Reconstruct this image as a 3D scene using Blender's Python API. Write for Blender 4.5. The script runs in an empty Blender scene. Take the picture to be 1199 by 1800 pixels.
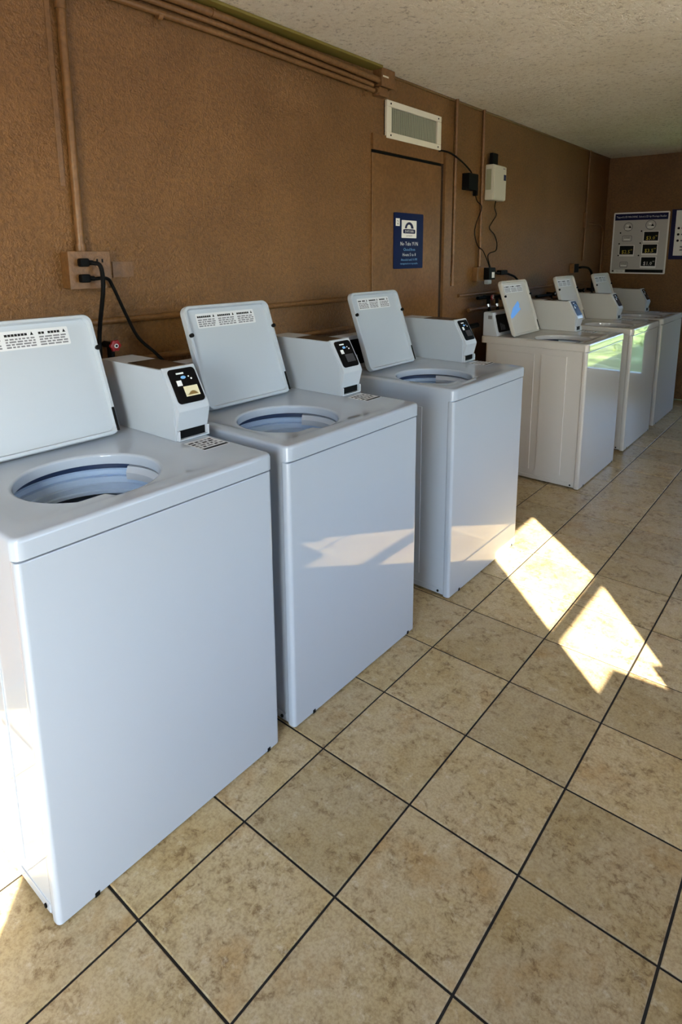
import bpy, bmesh, math, random
from mathutils import Vector, Matrix

random.seed(7)
scene = bpy.context.scene
COL = scene.collection

# ------------------------------------------------------------------ camera
IMG_W, IMG_H = 1199, 1800
F_PX, CX, CY = 1085.446, 628.315, 661.928
CAM = Vector((2.12244, -0.57423, 1.47636))
AX = (Vector((0.78281725, 0.6222486, -0.00195624)),      # image right
      Vector((0.12011526, -0.1541937, -0.98071231)),     # image down
      Vector((-0.6105485, 0.76748354, -0.19544704)))     # view direction
cam_data = bpy.data.cameras.new('camera')
cam_data.sensor_fit = 'HORIZONTAL'
cam_data.sensor_width = 36.0
cam_data.lens = 36.0 * F_PX / IMG_W
cam_data.shift_x = (IMG_W / 2 - CX) / IMG_W
cam_data.shift_y = (CY - IMG_H / 2) / IMG_W
cam_data.clip_start = 0.02
cam = bpy.data.objects.new('camera', cam_data)
COL.objects.link(cam)
m = Matrix.Identity(4)
for r in range(3):
    m[r][0], m[r][1], m[r][2], m[r][3] = AX[0][r], -AX[1][r], -AX[2][r], CAM[r]
cam.matrix_world = m
scene.camera = cam

# ------------------------------------------------------------------ sky, sun, exposure
SUN_DIR = Vector((-1.0, 0.93, -0.68)).normalized()
world = bpy.data.worlds.new('sky')
scene.world = world
world.use_nodes = True
wn = world.node_tree.nodes
wn.clear()
w_out = wn.new('ShaderNodeOutputWorld')
w_bg = wn.new('ShaderNodeBackground')
w_sky = wn.new('ShaderNodeTexSky')
w_sky.sky_type = 'NISHITA'
w_sky.sun_disc = False
w_sky.sun_elevation = math.asin(-SUN_DIR.z)
w_sky.sun_rotation = math.atan2(-SUN_DIR.x, -SUN_DIR.y)
w_sky.air_density = 1.0
w_sky.dust_density = 1.6
w_bg.inputs['Strength'].default_value = 0.9
w_tint = wn.new('ShaderNodeMix'); w_tint.data_type = 'RGBA'; w_tint.blend_type = 'MULTIPLY'
w_tint.inputs[0].default_value = 1.0
w_tint.inputs[7].default_value = (0.76, 0.96, 1.22, 1)
world.node_tree.links.new(w_sky.outputs[0], w_tint.inputs[6])
world.node_tree.links.new(w_tint.outputs[2], w_bg.inputs['Color'])
world.node_tree.links.new(w_bg.outputs[0], w_out.inputs['Surface'])

sun_data = bpy.data.lights.new('sun', 'SUN')
sun_data.energy = 36.0
sun_data.angle = math.radians(0.35)
sun_data.color = (1.0, 0.92, 0.78)
sun = bpy.data.objects.new('sun', sun_data)
sun.rotation_euler = SUN_DIR.to_track_quat('-Z', 'Y').to_euler()
sun.location = (8, -6, 7)
COL.objects.link(sun)

scene.view_settings.view_transform = 'Standard'
scene.view_settings.look = 'None'
scene.view_settings.gamma = 1.0
scene.view_settings.use_curve_mapping = False
scene.view_settings.exposure = 0.50
scene.cycles.max_bounces = 10
scene.cycles.diffuse_bounces = 6
scene.cycles.sample_clamp_indirect = 6.0

# ------------------------------------------------------------------ materials
def srgb(r, g, b):
    f = lambda c: (c / 255 / 12.92) if c / 255 <= 0.04045 else ((c / 255 + 0.055) / 1.055) ** 2.4
    return (f(r), f(g), f(b), 1.0)

def mat(name, col, rough=0.5, metal=0.0, spec=0.5, coat=0.0):
    m = bpy.data.materials.new(name)
    m.use_nodes = True
    b = m.node_tree.nodes['Principled BSDF']
    b.inputs['Base Color'].default_value = col if len(col) == 4 else (*col, 1)
    b.inputs['Roughness'].default_value = rough
    b.inputs['Metallic'].default_value = metal
    b.inputs['Specular IOR Level'].default_value = spec
    b.inputs['Coat Weight'].default_value = coat
    b.inputs['Coat Roughness'].default_value = 0.04
    return m

def nodes_of(m):
    nt = m.node_tree
    return nt, nt.nodes, nt.links, nt.nodes['Principled BSDF']

def noise(nt, coord, scale, detail=4.0, rough=0.6):
    n = nt.nodes.new('ShaderNodeTexNoise')
    n.inputs['Scale'].default_value = scale
    n.inputs['Detail'].default_value = detail
    n.inputs['Roughness'].default_value = rough
    nt.links.new(coord, n.inputs['Vector'])
    return n.outputs['Fac']

def ramp(nt, fac, stops):
    r = nt.nodes.new('ShaderNodeValToRGB')
    els = r.color_ramp.elements
    while len(els) < len(stops):
        els.new(0.5)
    for e, (p, c) in zip(els, stops):
        e.position = p
        e.color = c if len(c) == 4 else (*c, 1)
    nt.links.new(fac, r.inputs[0])
    return r.outputs[0]

def mixc(nt, fac, a, b, mode='MIX'):
    x = nt.nodes.new('ShaderNodeMix')
    x.data_type = 'RGBA'
    x.blend_type = mode
    for sock, v in ((x.inputs[0], fac), (x.inputs[6], a), (x.inputs[7], b)):
        if isinstance(v, (int, float)):
            sock.default_value = v
        elif isinstance(v, tuple):
            sock.default_value = v if len(v) == 4 else (*v, 1)
        else:
            nt.links.new(v, sock)
    return x.outputs[2]

def bump(nt, height, strength, dist, target):
    b = nt.nodes.new('ShaderNodeBump')
    b.inputs['Strength'].default_value = strength
    b.inputs['Distance'].default_value = dist
    nt.links.new(height, b.inputs['Height'])
    nt.links.new(b.outputs[0], target.inputs['Normal'])

def geo_pos(nt):
    g = nt.nodes.new('ShaderNodeNewGeometry')
    return g.outputs['Position']

def paint_wall(name, base, light, dark, bstr=0.55):
    m = mat(name, base, 0.42)
    nt, N, L, B = nodes_of(m)
    p = geo_pos(nt)
    n1 = noise(nt, p, 3.0, 5)
    n2 = noise(nt, p, 60.0, 3, 0.55)
    n3 = noise(nt, p, 130.0, 2, 0.6)
    c = ramp(nt, n1, [(0.3, dark), (0.55, base), (0.75, light)])
    c = mixc(nt, 0.38, c, ramp(nt, n2, [(0.36, (0.35, 0.33, 0.3)), (0.62, (1.0, 1.0, 1.0))]), 'MULTIPLY')
    L.new(c, B.inputs['Base Color'])
    add = N.new('ShaderNodeMath'); add.operation = 'ADD'
    L.new(n2, add.inputs[0]); L.new(n3, add.inputs[1])
    bump(nt, add.outputs[0], bstr, 0.006, B)
    return m

M = {}
M['wall'] = paint_wall('brown_plaster', (0.208, 0.096, 0.026, 1), (0.245, 0.116, 0.034, 1), (0.17, 0.077, 0.019, 1), 0.8)
M['brown'] = paint_wall('brown_gloss_paint', (0.20, 0.094, 0.030, 1), (0.23, 0.112, 0.038, 1), (0.17, 0.078, 0.023, 1), 0.2)
M['door'] = paint_wall('brown_door_paint', (0.205, 0.097, 0.031, 1), (0.235, 0.115, 0.04, 1), (0.175, 0.08, 0.024, 1), 0.25)

def ceiling_mat():
    m = mat('popcorn_ceiling', (0.7, 0.64, 0.54, 1), 0.9, spec=0.2)
    nt, N, L, B = nodes_of(m)
    p = geo_pos(nt)
    n1 = noise(nt, p, 45.0, 4, 0.7)
    n2 = noise(nt, p, 1.6, 4)
    c = ramp(nt, n1, [(0.32, (0.55, 0.46, 0.33)), (0.44, (0.90, 0.80, 0.61)), (0.7, (0.95, 0.87, 0.70))])
    c = mixc(nt, 0.35, c, ramp(nt, n2, [(0.35, (0.72, 0.66, 0.5)), (0.65, (1, 1, 1))]), 'MULTIPLY')
    L.new(c, B.inputs['Base Color'])
    bump(nt, n1, 1.0, 0.02, B)
    return m
M['ceiling'] = ceiling_mat()

def tile_mat():
    m = mat('beige_ceramic', (0.4, 0.3, 0.18, 1), 0.42, spec=0.35)
    nt, N, L, B = nodes_of(m)
    p = geo_pos(nt)
    oi = N.new('ShaderNodeObjectInfo')
    off = N.new('ShaderNodeVectorMath'); off.operation = 'MULTIPLY_ADD'
    comb = N.new('ShaderNodeCombineXYZ')
    L.new(oi.outputs['Random'], comb.inputs[0]); L.new(oi.outputs['Random'], comb.inputs[2])
    off.inputs[1].default_value = (17.0, 17.0, 17.0)
    L.new(comb.outputs[0], off.inputs[0]); L.new(p, off.inputs[2])
    q = off.outputs[0]
    n1 = noise(nt, q, 5.0, 5, 0.6)
    n2 = noise(nt, q, 42.0, 6, 0.72)
    n2.node.inputs['Distortion'].default_value = 0.4
    n3 = noise(nt, q, 150.0, 3, 0.7)
    n4 = noise(nt, q, 30.0, 6, 0.75)
    n5 = noise(nt, q, 11.0, 5, 0.65)
    c = ramp(nt, n1, [(0.30, (0.44, 0.315, 0.142)), (0.44, (0.49, 0.375, 0.195)), (0.57, (0.51, 0.40, 0.232)), (0.70, (0.455, 0.31, 0.14))])
    c = mixc(nt, ramp(nt, n5, [(0.42, (1, 1, 1)), (0.58, (0.2, 0.2, 0.2))]), c, mixc(nt, 0.85, c, ramp(nt, n2, [(0.38, (0.42, 0.33, 0.22)), (0.49, (0.90, 0.87, 0.82)), (0.60, (1.0, 1.0, 1.0))]), 'MULTIPLY'))
    c = mixc(nt, ramp(nt, n4, [(0.56, (0, 0, 0)), (0.68, (0.6, 0.6, 0.6))]), c, (0.62, 0.53, 0.37))
    c = mixc(nt, 0.5, c, ramp(nt, n3, [(0.38, (0.62, 0.54, 0.43)), (0.56, (1.0, 1.0, 1.0))]), 'MULTIPLY')
    hs = N.new('ShaderNodeHueSaturation')
    mr = N.new('ShaderNodeMapRange')
    mr.inputs[3].default_value = 0.9; mr.inputs[4].default_value = 1.1
    L.new(oi.outputs['Random'], mr.inputs[0]); L.new(mr.outputs[0], hs.inputs['Value'])
    L.new(c, hs.inputs['Color'])
    L.new(hs.outputs[0], B.inputs['Base Color'])
    bump(nt, n2, 0.12, 0.003, B)
    return m
M['tile'] = tile_mat()
M['grout'] = mat('dark_grout', (0.016, 0.012, 0.009, 1), 0.9)
M['white'] = mat('white_enamel', (0.43, 0.475, 0.53, 1), 0.03, spec=0.65)
M['white_warm'] = mat('white_enamel_warm_cast', (0.56, 0.53, 0.485, 1), 0.03, spec=1.0)  # same white enamel, warm cast of the light put into the colour
M['warm_sat'] = mat('white_satin_warm_cast', (0.53, 0.515, 0.48, 1), 0.5, spec=0.3)  # satin copy for the far machines, warm light mixed into its white
M['white_sat'] = mat('white_satin', (0.44, 0.485, 0.53, 1), 0.35)
M['white_plastic'] = mat('white_plastic', (0.50, 0.54, 0.58, 1), 0.3)
M['ring'] = mat('pale_blue_plastic', (0.42, 0.55, 0.72, 1), 0.25)
M['gap_shade'] = mat('navy_gap_shade', (0.012, 0.03, 0.085, 1), 0.4)  # navy for the shade in the gap under the tub rim
M['basket'] = mat('blue_grey_tub', (0.20, 0.25, 0.33, 1), 0.35)
M['black'] = mat('black_plastic', (0.003, 0.003, 0.004, 1), 0.25, spec=0.12)
M['rubber'] = mat('black_rubber', (0.003, 0.003, 0.003, 1), 0.6, spec=0.12)
M['cream'] = mat('cream_display', (0.78, 0.70, 0.46, 1), 0.25)
M['lcd_dark'] = mat('dark_display', (0.05, 0.05, 0.055, 1), 0.15, spec=0.25)
M['ink'] = mat('black_ink', (0.01, 0.01, 0.01, 1), 0.6, spec=0.15)
M['grey_ink'] = mat('grey_ink', (0.17, 0.17, 0.18, 1), 0.5)
M['paper'] = mat('white_paper', (0.88, 0.87, 0.84, 1), 0.45)
M['label_grey'] = mat('pale_grey_label', (0.66, 0.67, 0.68, 1), 0.4)
M['blue_sign'] = mat('navy_sign', srgb(4, 18, 66), 0.4, spec=0.15)
M['navy'] = mat('navy_ink', srgb(10, 14, 66), 0.4, spec=0.25)
M['blue_light'] = mat('light_blue_ink', srgb(120, 175, 225), 0.4)
M['white_ink'] = mat('white_ink', (0.85, 0.85, 0.85, 1), 0.4)
M['yellow_ink'] = mat('yellow_ink', srgb(225, 205, 80), 0.4)
M['poster_grey'] = mat('grey_poster', (0.55, 0.53, 0.50, 1), 0.5)
M['blue_tape'] = mat('blue_tape', srgb(70, 150, 245), 0.3)
M['dark_tone'] = mat('dark_brown_tone', (0.030, 0.020, 0.015, 1), 0.25)  # for the meter tops and the shade strip beside the door
M['red'] = mat('red_handwheel', srgb(160, 18, 28), 0.35)
M['brass'] = mat('brass', (0.45, 0.33, 0.14, 1), 0.35, metal=1.0)
M['steel'] = mat('steel', (0.6, 0.6, 0.6, 1), 0.3, metal=1.0)
M['olive'] = mat('olive_yellow_caulk', srgb(120, 104, 38), 0.6)
M['vent_frame'] = mat('cream_vent_paint', srgb(226, 218, 192), 0.45)
M['louver'] = mat('grey_green_louver', srgb(150, 150, 124), 0.5)
M['device'] = mat('off_white_plastic', srgb(196, 192, 172), 0.45)
M['device_side'] = mat('grey_green_plastic', srgb(150, 150, 120), 0.45)
M['green'] = mat('green_leaf', srgb(96, 140, 60), 0.6)
M['leaf'] = mat('yellow_green_leaf', srgb(170, 190, 90), 0.6)
M['concrete'] = mat('pale_concrete', (0.60, 0.60, 0.58, 1), 0.8)
M['stucco'] = mat('pale_stucco', (0.55, 0.55, 0.55, 1), 0.8)

# ------------------------------------------------------------------ mesh helpers
def link(name, me, parent=None):
    o = bpy.data.objects.new(name, me)
    COL.objects.link(o)
    if parent is not None:
        o.parent = parent
    return o

def empty(name, loc=(0, 0, 0)):
    o = bpy.data.objects.new(name, None)
    o.empty_display_size = 0.05
    o.location = loc
    COL.objects.link(o)
    return o

def tag(o, label=None, cat=None, group=None, kind=None):
    if label: o['label'] = label
    if cat: o['category'] = cat
    if group: o['group'] = group
    if kind: o['kind'] = kind
    return o

class MB:
    """collects shapes and writes them as one mesh object"""
    def __init__(self):
        self.bm = bmesh.new()
        self.mi = 0
        self.xf = None

    def _begin(self):
        self._nv, self._nf = len(self.bm.verts), len(self.bm.faces)

    def _end(self):
        self.bm.verts.ensure_lookup_table(); self.bm.faces.ensure_lookup_table()
        for f in self.bm.faces[self._nf:]:
            f.material_index = self.mi
        if self.xf is not None:
            for v in self.bm.verts[self._nv:]:
                v.co = self.xf @ v.co
        return self

    def box(self, x0, x1, y0, y1, z0, z1, bev=0.0, seg=2, edges=None):
        self._begin()
        tmp = bmesh.new()
        bmesh.ops.create_cube(tmp, size=1.0)
        for v in tmp.verts:
            v.co = Vector((x0 + (v.co.x + 0.5) * (x1 - x0), y0 + (v.co.y + 0.5) * (y1 - y0), z0 + (v.co.z + 0.5) * (z1 - z0)))
        if bev > 0:
            es = list(tmp.edges)
            if edges == 'z':
                es = [e for e in es if abs(e.verts[0].co.z - e.verts[1].co.z) > 1e-6]
            bmesh.ops.bevel(tmp, geom=es, offset=bev, segments=seg, affect='EDGES', profile=0.5)
        self._merge(tmp)
        return self._end()

    def _merge(self, tmp):
        mp = {}
        for v in tmp.verts:
            mp[v] = self.bm.verts.new(v.co)
        for f in tmp.faces:
            try:
                nf = self.bm.faces.new([mp[v] for v in f.verts])
                nf.material_index = f.material_index
            except ValueError:
                pass
        tmp.free()

    def loft(self, loops, cap0=False, cap1=False, closed=True):
        self._begin()
        L = [[self.bm.verts.new(p) for p in lp] for lp in loops]
        n = len(L[0])
        for a, b in zip(L, L[1:]):
            for i in range(n if closed else n - 1):
                j = (i + 1) % n
                self.bm.faces.new((a[i], a[j], b[j], b[i]))
        if cap0: self.bm.faces.new(list(reversed(L[0])))
        if cap1: self.bm.faces.new(L[-1])
        return self._end()

    def prism(self, prof, y0, y1, bev=0.0):
        """profile of (x, z) extruded along y"""
        self._begin()
        tmp = bmesh.new()
        a = [tmp.verts.new((x, y0, z)) for x, z in prof]
        b = [tmp.verts.new((x, y1, z)) for x, z in prof]
        n = len(prof)
        tmp.faces.new(a)
        tmp.faces.new(list(reversed(b)))
        for i in range(n):
            tmp.faces.new((a[i], b[i], b[(i + 1) % n], a[(i + 1) % n]))
        bmesh.ops.recalc_face_normals(tmp, faces=tmp.faces)
        if bev > 0:
            bmesh.ops.bevel(tmp, geom=list(tmp.edges), offset=bev, segments=2, affect='EDGES', profile=0.5)
        self._merge(tmp)
        return self._end()

    def tube(self, pts, r, n=10, smooth=True, caps=True):
        pts = [Vector(p) for p in pts]
        if smooth and len(pts) > 2:
            out = []
            for i in range(len(pts) - 1):
                p0 = pts[i - 1] if i else pts[0] * 2 - pts[1]
                p1, p2 = pts[i], pts[i + 1]
                p3 = pts[i + 2] if i + 2 < len(pts) else p2 * 2 - p1
                for k in range(6):
                    t = k / 6
                    out.append(0.5 * ((2 * p1) + (p2 - p0) * t + (2 * p0 - 5 * p1 + 4 * p2 - p3) * t * t + (3 * p1 - p0 - 3 * p2 + p3) * t ** 3))
            out.append(pts[-1])
            pts = out
        loops = []
        up = Vector((0.13, 0.31, 0.94))
        prev = None
        for i, p in enumerate(pts):
            d = (pts[min(i + 1, len(pts) - 1)] - pts[max(i - 1, 0)]).normalized()
            if prev is None:
                s = d.cross(up)
                if s.length < 1e-3: s = d.cross(Vector((1, 0, 0)))
            else:
                s = prev - d * prev.dot(d)
            s.normalize()
            prev = s
            t = d.cross(s)
            loops.append([p + (s * math.cos(2 * math.pi * k / n) + t * math.sin(2 * math.pi * k / n)) * r for k in range(n)])
        return self.loft(loops, caps, caps)

    def lathe(self, prof, cx, cy, n=48, a0=0.0, a1=None, cap0=False, cap1=False):
        full = a1 is None
        a1 = a0 + 2 * math.pi if full else a1
        k = n if full else n + 1
        loops = [[(cx + r * math.cos(a0 + (a1 - a0) * i / n), cy + r * math.sin(a0 + (a1 - a0) * i / n), z) for i in range(k)] for r, z in prof]
        return self.loft(loops, cap0, cap1, closed=full)

    def plate(self, pts2, frame, thick):
        """polygon (u, v) laid in frame (origin, u, v, normal), given thickness"""
        o, u, v, nrm = frame
        a = [o + u * p[0] + v * p[1] for p in pts2]
        return self.loft([a, [p + nrm * thick for p in a]], True, True)

    def text(self, s, size, frame, align='LEFT', squeeze=1.0, lift=0.0004):
        cu = bpy.data.curves.new('txt', 'FONT')
        cu.body = s
        cu.size = size
        cu.align_x = align
        cu.resolution_u = 1
        ob = bpy.data.objects.new('txt', cu)
        me = bpy.data.meshes.new_from_object(ob)
        o, u, v, nrm = frame
        self._begin()
        mp = [self.bm.verts.new(o + u * (w.co.x * squeeze) + v * w.co.y + nrm * lift) for w in me.vertices]
        for p in me.polygons:
            try: self.bm.faces.new([mp[i] for i in p.vertices])
            except ValueError: pass
        bpy.data.objects.remove(ob); bpy.data.curves.remove(cu); bpy.data.meshes.remove(me)
        return self._end()

    def build(self, name, mats, parent=None, smooth=35, recalc=True):
        if recalc:
            bmesh.ops.recalc_face_normals(self.bm, faces=self.bm.faces)
        me = bpy.data.meshes.new(name)
        if smooth:
            for f in self.bm.faces: f.smooth = True
        self.bm.to_mesh(me)
        self.bm.free()
        if smooth:
            me.set_sharp_from_angle(angle=math.radians(smooth))
        for mm in (mats if isinstance(mats, (list, tuple)) else [mats]):
            me.materials.append(mm)
        o = link(name, me, parent)
        if smooth:
            wnm = o.modifiers.new('weighted_normals', 'WEIGHTED_NORMAL')
            wnm.mode = 'FACE_AREA'
            wnm.weight = 100
            wnm.keep_sharp = True
        return o

def rrect(a0, a1, b0, b1, r, n=5):
    pts = []
    for (ca, cb, s) in ((a1 - r, b1 - r, 0), (a0 + r, b1 - r, 1), (a0 + r, b0 + r, 2), (a1 - r, b0 + r, 3)):
        for k in range(n + 1):
            t = math.pi / 2 * (s + k / n)
            pts.append((ca + r * math.cos(t), cb + r * math.sin(t)))
    return pts

V = Vector
FX, FY, FZ = V((1, 0, 0)), V((0, 1, 0)), V((0, 0, 1))

def onwall(y, z, x=0.0):
    return (V((x, y, z)), FY, FZ, FX)          # reading direction along +y, facing +x

# ------------------------------------------------------------------ room shell
RX, Y0, Y1, HC = 3.6, -1.5, 6.303, 2.434
T = 0.15
def struct(o, **k):
    return tag(o, kind='structure', **k)

def wall_with_holes(name, axis, at0, at1, lo, hi, holes, material):
    """wall slab between at0 and at1 on its own axis, with rectangular holes (a0, a1, z0, z1) along the other axis"""
    mb = MB()
    def bx(a, b, z0, z1):
        if b - a < 1e-4 or z1 - z0 < 1e-4: return
        if axis == 'x': mb.box(at0, at1, a, b, z0, z1)
        else: mb.box(a, b, at0, at1, z0, z1)
    cur = lo
    for a0, a1, z0, z1 in sorted(holes):
        bx(cur, a0, 0, HC); bx(a0, a1, 0, z0); bx(a0, a1, z1, HC)
        cur = a1
    bx(cur, hi, 0, HC)
    return struct(mb.build(name, material, smooth=0))

wall_with_holes('wall_left', 'x', -T, 0, Y0 - T, Y1 + T, [], M['wall'])
FWIN = (1.30, 2.05, 0.17, 2.05)
wall_with_holes('wall_far', 'y', Y1, Y1 + T, 0, RX, [FWIN], M['wall'])
W2 = (-0.515, 0.072, 0.95, 1.903)
W4 = (0.62, 2.8, 0.78, 2.15)
wall_with_holes('wall_right', 'x', RX, RX + T * 0.4, Y0 - T, Y1 + T, [W2, W4], M['wall'])
NW = (1.35, 2.365, 0.0, 2.07)
wall_with_holes('wall_near', 'y', Y0 - T, Y0, 0, RX, [NW], M['wall'])
struct(MB().box(-T, RX + T, Y0 - T, Y1 + T, HC, HC + 0.12).build('ceiling', M['ceiling'], smooth=0))

def window(name, axis, at, hole, bars=(), rails=(), fw=0.035, depth=0.05, material=None):
    a0, a1, z0, z1 = hole
    root = struct(empty(name, (0, 0, 0)))
    def piece(nm, a, b, c, d, dp=depth):
        mb = MB()
        if axis == 'x': mb.box(at, at + dp, a, b, c, d, 0.003, 1)
        else: mb.box(a, b, at, at + dp, c, d, 0.003, 1)
        mb.build(nm, material or M['white_sat'], root)
    return root, piece

r, pc = window('window_1', 'y', Y1 + 0.03, FWIN)
a0, a1, z0, z1 = FWIN
pc('frame', a0, a0 + 0.05, z0, z1); pc('frame', a1 - 0.05, a1, z0, z1); pc('frame', a0 + 0.05, a1 - 0.05, z1 - 0.05, z1)
pc('sill', a0 + 0.05, a1 - 0.05, z0, z0 + 0.05, 0.07); pc('rail', a0 + 0.05, a1 - 0.05, 1.08, 1.12)
r, pc = window('window_2', 'x', RX + 0.01, W2)
pc('rail', W2[0], W2[1], 1.505, 1.546, 0.012)
r, pc = window('window_3', 'x', RX + 0.01, W4)
for k in range(4):
    yy = W4[0] + (W4[1] - W4[0] - 0.04) * k / 3
    pc('mullion', yy, yy + 0.04, W4[2], W4[3], 0.04)
r, pc = window('window_4', 'y', Y0 - 0.10, NW)
pc('frame', NW[0], NW[0] + 0.04, NW[2], NW[3], 0.04); pc('frame', NW[1] - 0.02, NW[1], NW[2], NW[3], 0.04)

# outside: the ground, an added sun-blocking roof and wall, an added panel shaping window_2's sun
struct(MB().box(-14, 22, -18, 24, -0.35, -0.15).build('ground', M['concrete'], smooth=0))
struct(MB().box(RX + 0.06, RX + 2.5, 0.30, Y1 + 2.0, 2.32, 2.44).build('sun_block_roof', M['stucco'], smooth=0))  # unseen overhang, added to keep sun out of the wide right window
struct(MB().box(RX + 0.06, RX + 2.5, 0.36, 0.46, -0.2, 2.32).build('sun_block_wall', M['stucco'], smooth=0))  # unseen screen, added to stop sun slipping in under the overhang
px = RX + 0.075
def panel_pt(y, z):   # a point of window_2's own plane carried along the sun ray to the added sun panel
    t = px - RX
    return (y - 0.93 * t, z + 0.68 * t)
top = [panel_pt(-0.80, 1.360), panel_pt(-0.303, 1.358), panel_pt(-0.122, 1.234), panel_pt(-0.097, 1.287), panel_pt(-0.045, 1.266), panel_pt(0.066, 1.495), panel_pt(0.35, 1.60)]
prof = [(top[0][0], -0.2)] + top + [(top[-1][0], -0.2)]
mb = MB()
mb.plate([(y, z) for y, z in prof], (V((px, 0, 0)), FY, FZ, FX), 0.03)
struct(mb.build('sun_block_panel', M['stucco'], smooth=0))  # added panel, top edge cut to shape the sun patch on the floor

# ------------------------------------------------------------------ floor and its tiles
TS, TX0 = 0.315, 3.26590496 * 0.315
floor = struct(MB().box(0, RX, Y0, Y1, -0.12, -0.0035).build('floor', M['grout'], smooth=0))
def project(p):
    d = V(p) - CAM
    z = d.dot(AX[2])
    if z < 0.05: return None
    return (CX + F_PX * d.dot(AX[0]) / z, CY + F_PX * d.dot(AX[1]) / z)
G = 0.0062
def tile_loops(x0, x1, y0, y1):
    c = 0.0022
    return [[(x0, y0, -0.0034), (x1, y0, -0.0034), (x1, y1, -0.0034), (x0, y1, -0.0034)],
            [(x0, y0, -0.0016), (x1, y0, -0.0016), (x1, y1, -0.0016), (x0, y1, -0.0016)],
            [(x0 + c, y0 + c, 0), (x1 - c, y0 + c, 0), (x1 - c, y1 - c, 0), (x0 + c, y1 - c, 0)]]
h = (TS - G) / 2
tile_mesh = None
rest = MB()
for i in range(-4, 9):
    for j in range(-5, 21):
        cx_, cy_ = TX0 + TS * (i + 0.5), TS * (j + 0.5)
        x0, x1, y0, y1 = max(cx_ - h, 0), min(cx_ + h, RX), max(cy_ - h, Y0), min(cy_ + h, Y1)
        if x1 - x0 < 0.02 or y1 - y0 < 0.02: continue
        whole = (x1 - x0) > 2 * h - 1e-4 and (y1 - y0) > 2 * h - 1e-4
        seen = [q for q in (project((x, y, 0)) for x in (x0, x1) for y in (y0, y1)) if q]
        vis = any(-40 < u < 1240 and -40 < v < 1840 for u, v in seen) and x1 > 0.62
        if whole and vis:
            if tile_mesh is None:
                o = MB().loft(tile_loops(-h, h, -h, h), False, True).build('tile', M['tile'], floor, smooth=0)
                tile_mesh = o.data
            else:
                o = link('tile', tile_mesh, floor)
            o.location = (cx_, cy_, random.uniform(-0.0003, 0.0003))
        else:
            rest.loft(tile_loops(x0, x1, y0, y1), False, True)
tag(rest.build('outer_tiles', M['tile'], floor, smooth=0), kind='stuff')

# ------------------------------------------------------------------ washing machines
def star_loop(cx, cy, angs, fn):
    return [(cx + fn(a) * math.cos(a), cy + fn(a) * math.sin(a)) for a in angs]

def rect_r(cx, cy, x0, x1, y0, y1, r):
    """distance from (cx, cy) to the rounded rectangle's edge along an angle"""
    def inside(x, y):
        if not (x0 <= x <= x1 and y0 <= y <= y1): return False
        qx = min(max(x, x0 + r), x1 - r); qy = min(max(y, y0 + r), y1 - r)
        return (x - qx) ** 2 + (y - qy) ** 2 <= r * r + 1e-12
    def f(a):
        lo, hi = 0.0, 1.5
        for _ in range(36):
            md = (lo + hi) / 2
            if inside(cx + md * math.cos(a), cy + md * math.sin(a)): lo = md
            else: hi = md
        return lo
    return f

def hole_r(a):
    a = (a + math.pi) % (2 * math.pi) - math.pi
    base = 0.172
    d = math.degrees(a)
    if -39 < d < -10:
        r = min(base, 0.139 / math.cos(a))
        if d > -14:   # the ledge steps back out
            r = r + (base - r) * (d + 14) / 4
        return r
    return base

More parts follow.
